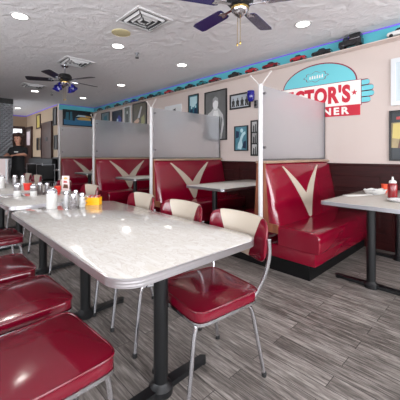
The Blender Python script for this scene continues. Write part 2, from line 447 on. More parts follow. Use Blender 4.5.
def make_chair(label, loc, rz):
    t = thing('diner_chair', label, 'chair', loc, rz, 'red and cream diner chairs')
    s = MB()
    s.rings([superring(.17,.17,.416,8,taper=.04), superring(.198,.198,.418,8,taper=.04), superring(.205,.205,.424,8,taper=.04),
             superring(.205,.205,.463,8,taper=.04), superring(.201,.201,.469,8,taper=.04), superring(.17,.17,.475,6,taper=.04), superring(.11,.11,.479,4), superring(.05,.05,.481,3), superring(.008,.008,.481,2)])
    seat = s.build('seat', M['vinyl'], t)
    p = MB()
    ring = superring(.205,.205,.467,8,taper=.04); p.tube(ring+ring[:2], .0045, 6); p.build('piping', M['vinyl'], seat)
    cs = MB(); cs.rings([superring(d,d,z,8,taper=.04) for d,z in ((.200,.404),(.207,.405),(.207,.419),(.200,.420))], caps=False); cs.build('seat_trim', M['chrome'], t)
    b = MB(); ys = [-.235+.47*i/32 for i in range(33)]; ys[0]+=.001; ys[-1]-=.001
    b.rings([back_section(y) for y in ys]); back = b.build('backrest', M['vinyl'], t)
    c = MB(); rs = []
    for i in range(21):
        v = -1+2*i/20; ring = []
        for j, q in enumerate(back_section(0)):
            lim = .075+.10*(q[2]-.605)/.23
            y = v*lim; sec = back_section(y)[j]; cen = (-.268-.13*(sec[2]-.73)+.06*(y/.235)**2, y, .73)
            d = Vector((sec[0]-cen[0], 0, (sec[2]-cen[2])*.25)); d = d.normalized()*.0022 if d.length>1e-6 else d
            ring.append((sec[0]+d.x, y, sec[2]+d.z))
        rs.append(ring)
    pc = c.rings(rs).build('cream_panel', M['cream'], back); pc['label'] = 'cream centre panel'
    for sy in (-1, 1):
        y = sy*.165
        MB().tube([(-.222,y*1.46,.735),(-.228,y*1.46,.66),(-.22,y*1.36,.56),(-.192,y*1.14,.45),(-.165,y*1.04,.412),(-.08,y,.412)], .011, 10, 2).build('back_upright', M['chrome'], t)
        f = MB().tube([(-.08,y,.412),(.06,y,.412),(.155,y*.98,.412),(.185,y*.98,.385),(.2,y*.98,.25),(.225,y*.98,.012)], .011, 10, 2).build('leg', M['chrome'], t)
        MB().lathe([(.013,0),(.014,.012),(.012,.024)], (.225,y*.98,0), 12).build('foot_glide', M['rubber'], f)
        r = MB().tube([(-.02,y*.93,.400),(-.13,y*1.0,.398),(-.17,y*1.03,.37),(-.2,y*1.1,.2),(-.235,y*1.18,.012)], .011, 10, 2).build('leg', M['chrome'], t)
        MB().lathe([(.013,0),(.014,.012),(.012,.024)], (-.235,y*1.18,0), 12).build('foot_glide', M['rubber'], r)
    MB().tube([(.172,-.16,.412),(.172,.16,.412)], .010, 10).build('front_rail', M['chrome'], t)
    return t
CH = make_chair('red and cream diner chair at the near right corner of the front table', (1.10,1.11,0), math.radians(172))
R_ = math.radians
for x, y, a, lb in [
    (1.12,1.625,176,'red and cream diner chair, second back along the right side of the front table'),
    (1.14,2.20,174,'red and cream diner chair on the front table, third back along its right side'),
    (1.12,3.22,178,'red and cream diner chair beyond the yellow packet box, right side of the second table'),
    (1.13,4.08,180,'red and cream diner chair seen behind the small standing menu card'),
    (1.14,5.42,180,'small distant red and cream diner chair, nearer of two left of the corridor floor'),
    (1.14,6.03,180,'most distant red and cream diner chair, in front of the standing person'),
    (.285,1.14,4,'diner chair in the bottom left corner of the photo, large red seat with chrome edge'),
    (.325,1.655,3,'diner chair with red seat, second from the camera along the left side'),
    (.30,2.19,2,'red seated diner chair cut by the left edge, third from the camera there'),
    (.42,3.06,2,'diner chair with red seat at the left edge, beside the second table')]:
    dup(CH, (x,y,0), R_(a), lb)

# ---------------------------------------------------------------- tables
def rrect(x0,x1,y0,y1,r,n=12):
    pts = []
    for cx, cy, a0 in ((x1-r,y1-r,0),(x0+r,y1-r,90),(x0+r,y0+r,180),(x1-r,y0+r,270)):
        for i in range(n+1):
            a = math.radians(a0+90*i/n); pts.append((cx+r*math.cos(a), cy+r*math.sin(a)))
    return pts
def make_table(label, x0, x1, y0, y1, posts, bar, r=.1, topm='top', group='laminate dining tables', h=.75):
    cx, cy = (x0+x1)/2, (y0+y1)/2
    t = thing('dining_table', label, 'table', (cx,cy,0), 0, group)
    out = rrect(x0-cx,x1-cx,y0-cy,y1-cy,r)
    ins = lambda d: [(p[0],p[1]) for p in rrect(x0-cx+d,x1-cx-d,y0-cy+d,y1-cy-d,max(r-d,.01))]
    mb = MB(); mb.rings([[(a,b,h-.03) for a,b in ins(.004)], [(a,b,h-.002) for a,b in ins(.004)], [(a,b,h) for a,b in ins(.007)]])
    mb.build('tabletop', M[topm], t)
    # ribbed metal edge band
    e = MB(); prof = [(.003,h-.0005),(-.001,h-.002),(-.001,h-.033),(.003,h-.034)]
    e.rings([[(a,b,z) for a,b in ins(d)] for d,z in prof], caps=False)
    e.build('edge_band', M['edgemetal'] if topm=='top' else M['steel'], t)
    for px, py in posts:
        px -= cx; py -= cy
        MB().lathe([(.036,.055),(.036,h-.034)], (px,py,0), 24).build('column', M['black'], t)
        b = MB()
        b.lathe([(.06,.0),(.06,.03),(.048,.042),(.04,.05),(.037,.055)], (px,py,0), 20)
        for s in (-1,1):
            if bar=='x':
                b.prism([(px+s*.02,-.0+py-.03),(px+s*.29,py-.022),(px+s*.31,py),(px+s*.29,py+.022),(px+s*.02,py+.03)], .008, .035)
                b.lathe([(.02,0),(.02,.02)], (px+s*.285,py,0), 10)
            else:
                b.prism([(px-.03,py+s*.02),(px-.022,py+s*.29),(px,py+s*.31),(px+.022,py+s*.29),(px+.03,py+s*.02)], .008, .035)
                b.lathe([(.02,0),(.02,.02)], (px,py+s*.285,0), 10)
        b.build('base', M['black'], t)
        pl = MB()
        (pl.box(px-.22,px+.22,py-.03,py+.03,h-.05,h-.034) if bar=='x' else pl.box(px-.03,px+.03,py-.22,py+.22,h-.05,h-.034))
        pl.build('mounting_plate', M['black'], t, smooth=False)
    return t
make_table('large cream laminate table with fluted metal edge in the foreground', .457,1.255,.86,2.555, [(.852,1.18),(.852,2.11)], 'x', .11)
make_table('cream laminate table directly behind the foreground table, two white sugar jars on it', .485,1.25,2.75,3.6, [(.86,3.18)], 'x', .1)
make_table('farthest cream laminate table at the left edge, in front of the counter', .485,1.25,3.69,5.9, [(.875,4.25),(.875,5.4)], 'x', .1)
make_table('grey speckled booth table at the right edge with ketchup and paper tray', 2.646,4.08,.47,1.184, [(2.875,.828),(3.84,.828)], 'y', .03, 'greytop', 'booth tables')
make_table('pale booth table behind the first red booth, left of white pole', 2.646,4.08,2.38,3.096, [(2.875,2.74),(3.84,2.74)], 'y', .05, 'paletop', 'booth tables')
make_table('pale booth table in front of the third booth from the camera', 2.646,4.08,4.44,5.16, [(2.875,4.80),(3.84,4.80)], 'y', .05, 'paletop', 'booth tables')
make_table('pale booth table in front of the farthest booth below the car poster', 2.646,4.08,6.52,7.24, [(2.875,6.88),(3.84,6.88)], 'y', .05, 'paletop', 'booth tables')
make_table('small pale tabletop beyond the farthest booth, against the dark end', 2.646,4.05,8.56,9.25, [(2.875,8.9),(3.8,8.9)], 'y', .05, 'paletop', 'booth tables')

# ---------------------------------------------------------------- booths
X0, X1 = 2.573, 4.085
def back_face(z, s=-1):      # distance of the back's padded face from the centre line
    return .062 + (.125 if s<0 else .04)*((1.075-z)/.63)
def make_booth(label, yc):
    t = thing('booth', label, 'booth', (0,yc,0), 0, 'double sided red vinyl booths')
    MB().box(X0+.015,X1,-.515,.515,0,.14).build('toe_kick', M['toe'], t, smooth=False)
    for s in (-1,1):
        ap = MB().box(X0+.005,X1,*sorted((s*.02,s*.572)),.14,.265,.008); ap.build('seat_base', M['booth'], t)
        c = MB(); rs = []
        # cushion: rounded profile lofted along X
        prof = [(.19,.268),(.60,.268),(.618,.278),(.624,.30),(.624,.40),(.615,.43),(.592,.449),(.5,.458),(.3,.458),(.19,.45)]
        for x, sc in ((X0-.012,.95),(X0-.004,.985),(X0+.012,1),(X1-.01,1),(X1,.98)):
            rs.append([(x, s*(.4+(p[0]-.4)*sc), .36+(p[1]-.36)*sc) for p in prof])
        c.rings(rs).build('seat_cushion', M['booth'], t)
        b = MB(); rs = []
        for x, th in ((X0-.016,.66),(X0-.008,.86),(X0+.02,1.0),(X0+.07,1.06),(X1-.05,1.06),(X1,1)):
            ring = [(x, s*.01, .44), (x, s*.01, 1.078)]
            for i in range(13):
                z = 1.078-(1.078-.44)*i/12
                edge = 1 - .35*max(0,(z-1.03)/.05)**2
                ring.append((x, s*back_face(z,s)*(th if th<1 else 1)*edge + (s*.010 if th>1 else 0)*(edge), z))
            rs.append(ring)
        b.rings(rs); bk = b.build('backrest', M['booth'], t)
        # cream V inlay, following the slope of the back
        v = MB(); xc = 3.27
        def L(x0,z0,x1,z1,bend,n=14):
            out=[]
            for i in range(n+1):
                u=i/n; out.append((x0+(x1-x0)*u + bend*math.sin(PI*u), z0+(z1-z0)*u)); 
            return out
        for m in (-1,1):
            outer = L(m*.43,1.045,m*.03,.468,-m*.04); inner = L(m*.405,1.045,-m*.003,.72,-m*.03)
            ra, rb = [], []
            for (ox,oz),(ix,iz) in zip(outer, inner):
                for (x,z),lst in (((ox,oz),ra),((ix,iz),rb)): lst.append((xc+x, z))
            if m==1: pass
            ra.append((xc, .455)); rb.append((xc-m*.003, .70))
            f0 = []
            for (ax,az),(bx_,bz) in zip(ra, rb):
                def P(x,z,d): return (x, s*(back_face(z,s)+.010+d), z)
                f0.append([P(ax,az,-.002),P(bx_,bz,-.002),P(bx_,bz,.006),P(ax,az,.006)])
            v.rings(f0)
        vi = v.build('inlay', M['cream'], bk); vi['label'] = 'cream V shaped inlay'
    poly = [(-.515,.14),(-.56,.14),(-.56,.26),(-.235,.27),(-.235,.44),(-.085,1.085),(.085,1.085),(.235,.44),(.235,.27),(.56,.26),(.56,.14),(.515,.14)]
    poly = [(-.2,.385),(-.2,.47),(-.095,.475),(-.05,1.085),(.05,1.085),(.085,.45),(.085,.385)]
    MB().prism(poly, X0-.02, X0-.005, 'yz').build('end_panel', M['endwood'], t, smooth=False)
    MB().box(X0-.015,X1,-.075,.07,1.082,1.108,.006).build('top_rail', M['railwood'], t)
    return t
BC = [1.77,3.77,5.86,7.93]
make_booth('nearest red vinyl booth with cream V inlay, beside the grey speckled table', BC[0])
bl = ['red vinyl booth with cream V, second from the camera, behind the front table chairs',
      'red vinyl booth with cream V, third from the camera, between two white poles',
      'farthest red vinyl booth with cream V, below the framed car poster']
src = [o for o in COL.objects if o.name=='booth'][0]
for y, l in zip(BC[1:], bl): dup(src, (0,y,0), 0, l)

def make_divider(label, y):
    t = thing('glass_divider', label, 'divider', (2.528,y-.015,0), 0, 'frosted glass booth dividers')
    o = -2.528
    po = MB().lathe([(.018,.145),(.024,.15),(.024,1.90),(.019,1.906)], (0,0,0), 18).build('pole', M['white'], t)
    f = MB()
    for sx in (-1,1):
        f.tube([(0,0,1.87),(0,sx*.045,1.93),(0,sx*.12,2.005)], .0075, 8)
        f.lathe([(.011,-.008),(.011,.008)], (0,sx*.123,2.01), 10, 'y')
    f.build('fork', M['forkpaint'], t)
    g = MB().box(2.575+o,4.08+o,.009,.021,1.113,1.90,.002,seg=1).build('pane', M['frost'], t, smooth=False)
    c = MB(); c.box(4.078+o,4.092+o,.003,.027,1.113,1.905); c.build('wall_channel', M['edgechannel'], t, smooth=False)
    c = MB(); c.box(2.575+o,4.078+o,.004,.026,1.1125,1.128); c.build('bottom_channel', M['edgechannel'], t, smooth=False)
    for z in (1.25,1.82):
        MB().lathe([(.014,-.03),(.014,.03)], (.07,.015,z), 10, 'y').build('clamp', M['steel'], t)
    return t
d0 = make_divider('frosted glass divider on a tall white pole above the nearest red booth', BC[0])
for y, l in zip(BC[1:], ['frosted glass divider and white pole above the second booth, large portrait behind it',
        'frosted glass divider and white pole above the third booth, four pictures behind it',
        'frosted glass divider and white pole above the farthest booth, under the car poster']):
    dup(d0, (2.528,y-.015,0), 0, l)

# ---------------------------------------------------------------- pictures on the wall
def picture(name, label, y1, y0, z0, z1, fm, bg, shapes, fw=.022, depth=.025, group=None, cat='picture'):
    """framed picture on the right wall; shapes: (material, [(u,v)...]) with u 0..1 left->right, v 0..1 up"""
    cy, cz = (y0+y1)/2, (z0+z1)/2
    t = thing(name, label, cat, (WX-.001,cy,z0), 0, group)
    W, Hh = y1-y0, z1-z0
    fr = MB()
    for a,b,c,d in ((-W/2,W/2,0,fw),(-W/2,W/2,Hh-fw,Hh),(-W/2,-W/2+fw,fw,Hh-fw),(W/2-fw,W/2,fw,Hh-fw)):
        fr.box(-depth,0,a,b,c,d)
    fr.build('frame', fm, t, smooth=False)
    art = MB().box(-depth*.5,-.002,-W/2+fw,W/2-fw,fw,Hh-fw).build('print', bg, t, smooth=False)
    iw, ih = W-2*fw, Hh-2*fw
    for i,(m, poly) in enumerate(shapes):
        pts = [(W/2-fw-u*iw, fw+v*ih) for u,v in poly]
        MB().prism(pts, -depth*.5-.0006-.0004*i, -depth*.5+.0005, 'yz').build('motif', m, art, smooth=False)
    return t
def ell(cx,cy,rx,ry,n=18): return [(cx+rx*math.cos(2*PI*i/n), cy+ry*math.sin(2*PI*i/n)) for i in range(n)]
g = lambda v: mat(f'print_{v}', (v,v,v), .3)
G = {v: g(v) for v in (30,50,80,110,150,185,215)}
P_teal = mat('print_teal',(52,108,124),.3); P_pale = mat('print_pale_blue',(176,206,212),.3); P_navy = mat('print_navy',(28,44,72),.3)
P_blue = mat('print_blue',(36,34,140),.3); P_skin = mat('print_beige',(196,160,132),.3); P_green = mat('print_green',(150,150,96),.3)
P_brown = mat('print_brown',(96,62,46),.3); P_red = mat('print_red',(170,44,44),.3); P_gold = mat('print_gold',(206,160,84),.3)
P_sky = mat('print_sky',(48,112,150),.3); P_dark = mat('print_dark',(24,30,36),.3); P_yel=mat('print_yellow',(196,176,96),.3)
picture('portrait_print','large black and white portrait of a pale draped figure in black frame', 4.19,3.60,1.455,2.42, M['blackframe'], mat('print_cloud',(98,98,98),.3,var=(6,.35)),
    [(G[185],[(.22,.0),(.78,0),(.9,.3),(.86,.5),(.68,.62),(.6,.66),(.4,.66),(.3,.6),(.12,.55),(.05,.35)]),
     (G[215],[(.3,.1),(.55,.05),(.7,.4),(.62,.6),(.42,.6),(.32,.4)]),
     (G[215],ell(.5,.74,.13,.12)), (G[150],[(.36,.76),(.38,.86),(.5,.9),(.62,.86),(.65,.74),(.6,.8),(.48,.82)]), (G[110],[(.45,.1),(.5,.1),(.56,.42),(.5,.5)]),(G[110],[(.7,.1),(.74,.1),(.84,.4),(.78,.46)])])
def men(n, c):
    out=[]
    for i in range(n):
        x=(i+.5)/n
        out += [(c[0],[(x-.1,.08),(x+.1,.08),(x+.07,.3),(x+.09,.52),(x+.03,.62),(x-.03,.62),(x-.09,.52),(x-.07,.3)]), (c[1],ell(x,.7,.035,.1,10)), (c[2],[(x-.012,.1),(x+.012,.1),(x,.3)])]
    return out
picture('group_photo','black framed wide photograph of four dark suited standing men', 3.525,3.06,2.0,2.275, M['blackframe'], mat('print_hazy',(176,182,188),.3), men(4,(G[50],G[110],G[185])), .028)
picture('dancer_print','teal and white portrait print in thin dark frame beside the photo strip', 3.416,3.112,1.243,1.69, M['blackframe'], mat('print_teal_field',(78,128,142),.3,var=(9,.3)),
    [(P_pale,[(.2,.06),(.5,.02),(.62,.2),(.56,.42),(.7,.6),(.88,.7),(.84,.8),(.6,.74),(.46,.58),(.36,.4),(.24,.26)]),(P_pale,ell(.55,.84,.12,.09)),(P_navy,[(.6,.1),(.9,.05),(.92,.4),(.72,.36)]),(P_navy,[(.06,.5),(.3,.55),(.34,.8),(.08,.84)])],.018)
def strip(n):
    out=[]
    for i in range(n):
        a=i/n+.02; b=(i+1)/n-.02; h=b-a
        out += [(G[150 if i%2 else 185],[(.08,a),(.92,a),(.92,b),(.08,b)]), (G[50],[(.2,a),(.45,a),(.5,a+h*.55),(.3,a+h*.7)]), (G[80],[(.55,a),(.85,a),(.8,a+h*.8),(.62,a+h*.75)])]
    return out
picture('photo_strip','tall narrow frame of three stacked black and white photographs beside the white pole', 3.05,2.90,1.155,1.765, M['blackframe'], G[30], strip(3), .015)
picture('film_print','small dark teal print of two seated figures above the second divider', 4.688,4.375,1.90,2.44, M['blackframe'], P_teal,
    [(P_pale,[(.1,.6),(.5,.5),(.9,.66),(.9,.95),(.1,.95)]),(P_navy,[(.1,.05),(.46,.05),(.42,.4),(.3,.5),(.14,.4)]),(P_navy,[(.55,.05),(.92,.05),(.88,.42),(.74,.5),(.6,.4)]),(P_pale,ell(.3,.5,.07,.06)),(P_pale,ell(.74,.52,.07,.06))],.02)
picture('landscape_print','white framed pale picture with a dark wedge, partly behind the second divider', 5.52,4.93,1.72,2.30, M['whiteframe'], G[215],
    [(G[80],[(.12,.78),(.7,.95),(.7,.72),(.12,.72)]),(G[150],[(.12,.2),(.7,.2),(.7,.7),(.12,.7)])],.05)
picture('small_photo','greenish photograph, farthest left of the four above the third divider', 8.90,8.35,1.75,2.50, M['blackframe'], mat('print_greyteal',(120,134,138),.3,var=(7,.4)), [(P_teal,[(.2,.4),(.8,.5),(.7,.9),(.3,.85)])])
picture('blue_stage_photo','dark photograph with a blue lit figure above the third divider', 8.15,7.57,1.85,2.47, M['blackframe'], mat('print_night',(26,28,46),.3), [(P_blue,[(.3,.3),(.95,.2),(.98,.6),(.7,.8),(.45,.6)]),(P_pale,ell(.55,.55,.09,.08))])
picture('singer_photo','narrow green grey print next right of the blue stage photograph', 7.45,7.10,1.75,2.52, M['whiteframe'], mat('print_olive',(98,104,92),.3,var=(9,.4)), [(G[50],[(.2,.2),(.7,.3),(.6,.8),(.3,.7)]),(G[185],ell(.5,.8,.12,.06))])
picture('poster','dark collage poster behind the fork of the second white pole', 6.98,6.3,1.75,2.54, M['blackframe'], mat('print_brownish',(92,86,72),.3,var=(9,.5)), [(P_skin,[(.1,.1),(.5,.4),(.4,.5),(.08,.4)]),(G[185],[(.35,.5),(.6,.9),(.7,.88),(.5,.5)]),(P_green,[(.6,.2),(.9,.3),(.85,.6),(.65,.5)])])
picture('pale_mirror','pale grey framed picture at the upper right edge of the photo', .965,.45,1.765,2.33, M['whiteframe'], mat('print_silver',(196,206,210),.15), [(G[215],[(.12,.1),(.88,.1),(.88,.9),(.12,.9)])],.05)
picture('movie_poster','colourful dark framed poster at the right edge above the wainscot', .985,.42,1.10,1.705, M['blackframe'], mat('print_collage',(150,132,92),.3,var=(10,.6)),
    [(P_dark,[(0,.78),(1,.78),(1,1),(0,1)]),(P_red,[(.1,.84),(.9,.88),(.9,.95),(.1,.9)]),(P_yel,[(.02,.45),(.3,.4),(.28,.76),(.04,.76)]),(P_brown,[(.1,.1),(.4,.12),(.42,.5),(.2,.6)]),(P_skin,ell(.3,.56,.1,.07)),(P_dark,[(0,0),(1,0),(1,.2),(0,.24)])])
# corridor pictures
def flatpic(name, label, y0,y1,z0,z1, fm, pm):
    t = thing(name, label, 'picture', (CX-.001,(y0+y1)/2,z0)); W=y1-y0; h=z1-z0
    f=MB()
    for a,b,c,d in ((-W/2,W/2,0,.04),(-W/2,W/2,h-.04,h),(-W/2,-W/2+.05,.04,h-.04),(W/2-.05,W/2,.04,h-.04)): f.box(-.03,0,a,b,c,d)
    f.build('frame', fm, t, smooth=False); MB().box(-.015,-.002,-W/2+.05,W/2-.05,.04,h-.04).build('print', pm, t, smooth=False)
flatpic('corridor_picture','dark framed picture high on the tan corridor wall, left of the brown door', 11.34,11.84,2.12,2.63, M['brown'], P_yel)
flatpic('wall_frame','dark narrow frame on the tan corridor wall beside the white corner', 9.62,9.95,2.1,2.66, M['blackframe'], G[80])
for i,(a,b,l) in enumerate([(11.62,11.8,'thin dark panel low on corridor wall, left one of two beside the brown door'),(11.25,11.42,'thin dark panel low on corridor wall, right one of two beside the brown door'),(9.55,9.85,'dark panel low on corridor wall right of the brown door')]):
    flatpic('wall_plaque', l, a,b,1.34,1.79, M['blackframe'], G[50])
# framed car poster on the end wall (above the farthest booth)
t = thing('car_poster','wide framed poster of a vintage blue and cream car on the end wall', 'poster', (3.585,EY-.001,2.09))
f = MB()
for a,b,c,d in ((-.48,.48,0,.03),(-.48,.48,.47,.5),(-.48,-.45,.03,.47),(.45,.48,.03,.47)): f.box(a,b,-.03,0,c,d)
f.build('frame', M['blackframe'], t, smooth=False)
pr = MB().box(-.45,.45,-.015,-.002,.03,.47).build('print', P_dark, t, smooth=False)
for i,(m,poly) in enumerate([(P_sky,[(-.45,.03),(.45,.03),(.45,.1),(.2,.13),(-.1,.16),(-.45,.2)]),(P_teal,[(-.4,.18),(-.3,.18),(-.3,.42),(-.38,.42)]),(P_teal,[(-.27,.18),(-.18,.18),(-.2,.44),(-.26,.44)]),
        (P_sky,[(-.12,.14),(.4,.1),(.42,.2),(.2,.26),(-.1,.26)]),(P_gold,[(-.06,.24),(.1,.30),(.36,.28),(.42,.22),(.38,.2),(0,.2)]),(P_pale,[(-.08,.3),(.0,.36),(.24,.36),(.32,.30),(.12,.31)]),(P_gold,[(.2,.36),(.44,.33),(.44,.3),(.24,.31)])]):
    MB().prism(poly, -.0156-.0004*i, -.014, 'xz').build('motif', m, pr, smooth=False)

# cobalt ornament and the little silver one
t = thing('wall_ornament','cobalt blue cup shaped wall ornament at the corner of the group photograph', 'ornament', (WX-.03,3.01,2.17))
MB().lathe([(.03,-.09),(.055,-.06),(.066,0),(.066,.08),(.06,.095),(.05,.095)], (-.04,0,0), 18).build('bowl', M['cobalt'], t)
MB().box(-.01,.03,-.03,.03,-.02,.08,.004).build('wall_bracket', M['steel'], t)
t = thing('wall_speaker','small dark and silver gadget on the wall below the blue ornament', 'gadget', (WX-.001,2.925,1.97))
MB().box(-.05,0,-.035,.035,0,.13,.006).build('housing', M['edgechannel'], t)
MB().lathe([(.026,-.056),(.026,-.05)], (0,0,.045), 14, 'x').build('cone', M['blackframe'], t); MB().lathe([(.018,-.056),(.018,-.05)], (0,0,.098), 14, 'x').build('cone', M['blackframe'], t)

# ---------------------------------------------------------------- painted sign
sg = thing('wall_sign','big painted sign on the wall, red lettering on white over a teal half dome', 'sign', (WX,1.86,1.70))
def sp(poly, layer, name, m, parent=sg, z=1.70):    # poly in (world Y, world Z)
    return MB().prism([(a-1.86,b-z) for a,b in poly], -.004-.0012*layer, -.001, 'yz').build(name, m, parent, smooth=False)
def domep(rx, rz, cz, n=36): return [(1.892+rx*math.cos(PI*i/n), cz+rz*math.sin(PI*i/n)) for i in range(n+1)]
sp(domep(.545,.33,2.155)+[(1.35,2.10),(2.44,2.10)], 0, 'dome_outline', M['signline'])
sp(domep(.528,.313,2.155)+[(1.365,2.09),(2.42,2.09)], 1, 'dome', M['signteal'])
# wing of rounded teal bars on the right
for i,(z,e) in enumerate([(2.11,1.20),(2.035,1.155),(1.96,1.15),(1.885,1.19)]):
    def bar(d): 
        r=.04+d; return [(1.36,z-r)]+[(1.36,z+r)]+[(e+r-r*math.sin(PI*j/10)-d*0, z+r*math.cos(PI*j/10)) for j in range(11)]
    sp(bar(.003), 0, 'wing_outline', M['signline']); sp(bar(-.009), 1, 'wing_bar', M['signteal'])
sp([(2.55,1.855),(1.296,1.820),(1.296,2.160),(2.55,2.195)], 2, 'panel_outline', M['signline'])
sp([(2.54,1.862),(1.304,1.828),(1.304,2.152),(2.54,2.187)], 3, 'panel', M['signwhite'])
sp([(2.02,1.712),(1.312,1.693),(1.312,1.835),(2.02,1.853)], 4, 'band', M['signred'])
# cloud
def cloud(k):
    pts=[]
    for cx,cz,r,a0,a1 in ((2.03,2.30,.055,100,270),(1.97,2.265,.05,200,300),(1.90,2.262,.05,210,330),(1.83,2.272,.05,240,350),(1.765,2.305,.055,-90,80),(1.81,2.335,.05,0,120),(1.90,2.352,.055,30,150),(1.98,2.335,.05,60,170)):
        for j in range(7):
            a=math.radians(a0+(a1-a0)*j/6); pts.append((cx+ (r*math.cos(a)*-1)*-1*(1 if True else 1), cz+r*math.sin(a)))
    c=(1.90,2.305); return pts,c
# simple scalloped cloud outline
def cl(k): return [(1.905+(.165+.014*math.cos(8*a))*k*math.cos(a), 2.302+(.066+.010*math.cos(8*a))*k*math.sin(a)) for a in [2*PI*i/80 for i in range(80)]]
sp(cl(1.04), 2, 'cloud_outline', M['signline']); sp(cl(.97), 3, 'cloud', M['signteal'])
for i in range(6):      # the unreadable little script inside the cloud
    y=2.0-.036*i; sp([(y,2.275),(y-.022,2.275),(y-.02,2.315+.012*(i%2)),(y-.006,2.32)], 4, 'script_mark', M['signwhite'])
# star
st=[(1.383+(.042 if i%2==0 else .017)*math.cos(PI/2+PI*i/5), 1.995+(.042 if i%2==0 else .017)*math.sin(PI/2+PI*i/5)) for i in range(10)]
sp(st, 4, 'star', M['signred'])
def lettering(txt, y_left, y_right, z0, height, off, layer, m, name, tilt=0, space=1.08):
    cu = bpy.data.curves.new(name,'FONT'); cu.body = txt; cu.size = 1; cu.offset = off; cu.extrude = .0; cu.resolution_u = 4; cu.space_character = space
    tmp = link(bpy.data.objects.new('tmp', cu)); bpy.context.view_layer.update()
    dg = bpy.context.evaluated_depsgraph_get(); me = bpy.data.meshes.new_from_object(tmp.evaluated_get(dg))
    bpy.data.objects.remove(tmp); 
    xs=[v.co.x for v in me.vertices]; ys=[v.co.y for v in me.vertices]
    x0,x1,a0,a1=min(xs),max(xs),min(ys),max(ys)
    bm=bmesh.new(); bm.from_mesh(me)
    ex=bmesh.ops.extrude_face_region(bm, geom=list(bm.faces)); 
    for v in [e for e in ex['geom'] if isinstance(e,bmesh.types.BMVert)]: v.co.z=1
    for v in bm.verts:
        u=(v.co.x-x0)/(x1-x0); w_=(v.co.y-a0)/(a1-a0)
        Y=y_left+(y_right-y_left)*u
        v.co=Vector((-.004-.0012*layer if v.co.z>.5 else -.002, Y-1.86, z0+height*w_-1.70+tilt*(1.86-Y)))
    bmesh.ops.recalc_face_normals(bm, faces=bm.faces)
    bm.to_mesh(me); bm.free(); me.materials.clear(); me.materials.append(m); me.name=name
    o=link(bpy.data.objects.new(name, me)); o.parent=sg
    for p in me.polygons: p.use_smooth=False
    return o
lettering("VICTOR'S", 2.46, 1.43, 1.885, .25, .05, 5, M['signred'], 'lettering', -.03)
lettering("DINER", 2.0, 1.445, 1.728, .1, .04, 6, M['signwhite'], 'lettering', -.026, 1.35)

# ---------------------------------------------------------------- toy cars on the ledge
def make_car(label, y, body_m, L=.25, style='sedan', roof=None):
    """local +x runs along world Y"""
    t = thing('toy_car', label, 'toy car', (WX-.085,y,2.553), 0, 'model cars on the high ledge')
    s = L/.25; hw=.045
    def side(prof, w0, name, m, parent, w1=None):
        mb=MB(); rs=[]
        for x,k in ((-w0,.96),(-w0+.006,1),(w0-.006,1),(w0,.96)):
            rs.append([(x, p[0]*s*k, .05+(p[1]-.05)*(k if p[1]>.02 else 1)) for p in prof])
        return mb.rings(rs).build(name, m, parent)
    if style=='truck':
        side([(-.13,.028),(.13,.028),(.13,.066),(.12,.082),(.03,.084),(-.13,.084)],hw+.006,'body',body_m,t)
        side([(.02,.083),(.085,.083),(.07,.118),(.028,.12)],hw,'cab',M['carglass'],t)
        MB().box(-.05,.05,-.128,.005,.09,.136,.003).build('cargo_box', roof or body_m, t)
        MB().box(-.046,.046,-.12,0,.083,.091).build('cargo_floor', M['chrome'], t, smooth=False)
        wx=(-.085,.09); wr=.028
    else:
        side([(-.122,.022),(.122,.022),(.125,.045),(.115,.062),(.05,.068),(-.06,.068),(-.118,.064),(-.125,.045)],hw,'body',body_m,t)
        cab = side([(-.065,.066),(.052,.066),(.025,.094),(-.035,.095)],hw-.008,'windows',M['carglass'],t)
        if style!='open': side([(-.042,.092),(.03,.092),(.02,.099),(-.03,.099)],hw-.010,'roof',roof or body_m,t)
        for q in (-.126,.122): MB().box(-hw,hw,q*s,q*s+.004,.028,.038).build('bumper', M['chrome'], t, smooth=False)
        wx=(-.075,.078); wr=.021
    for q in wx:
        for sx in (-1,1):
            MB().lathe([(wr*.6,-.007),(wr,-.005),(wr,.005),(wr*.6,.007)], (sx*hw*.98,q*s,wr), 14, 'x').build('wheel', M['tyre'], t)
    return t
cp = {n: mat('toy_'+n, c, .2, coat=.5) for n,c in dict(black=(24,24,28),darkred=(120,22,34),red=(176,40,48),white=(220,218,214),blue=(50,74,170),teal=(40,120,126),green=(40,92,74),grey=(120,124,128),cream=(208,190,160),brown=(104,70,56)).items()}
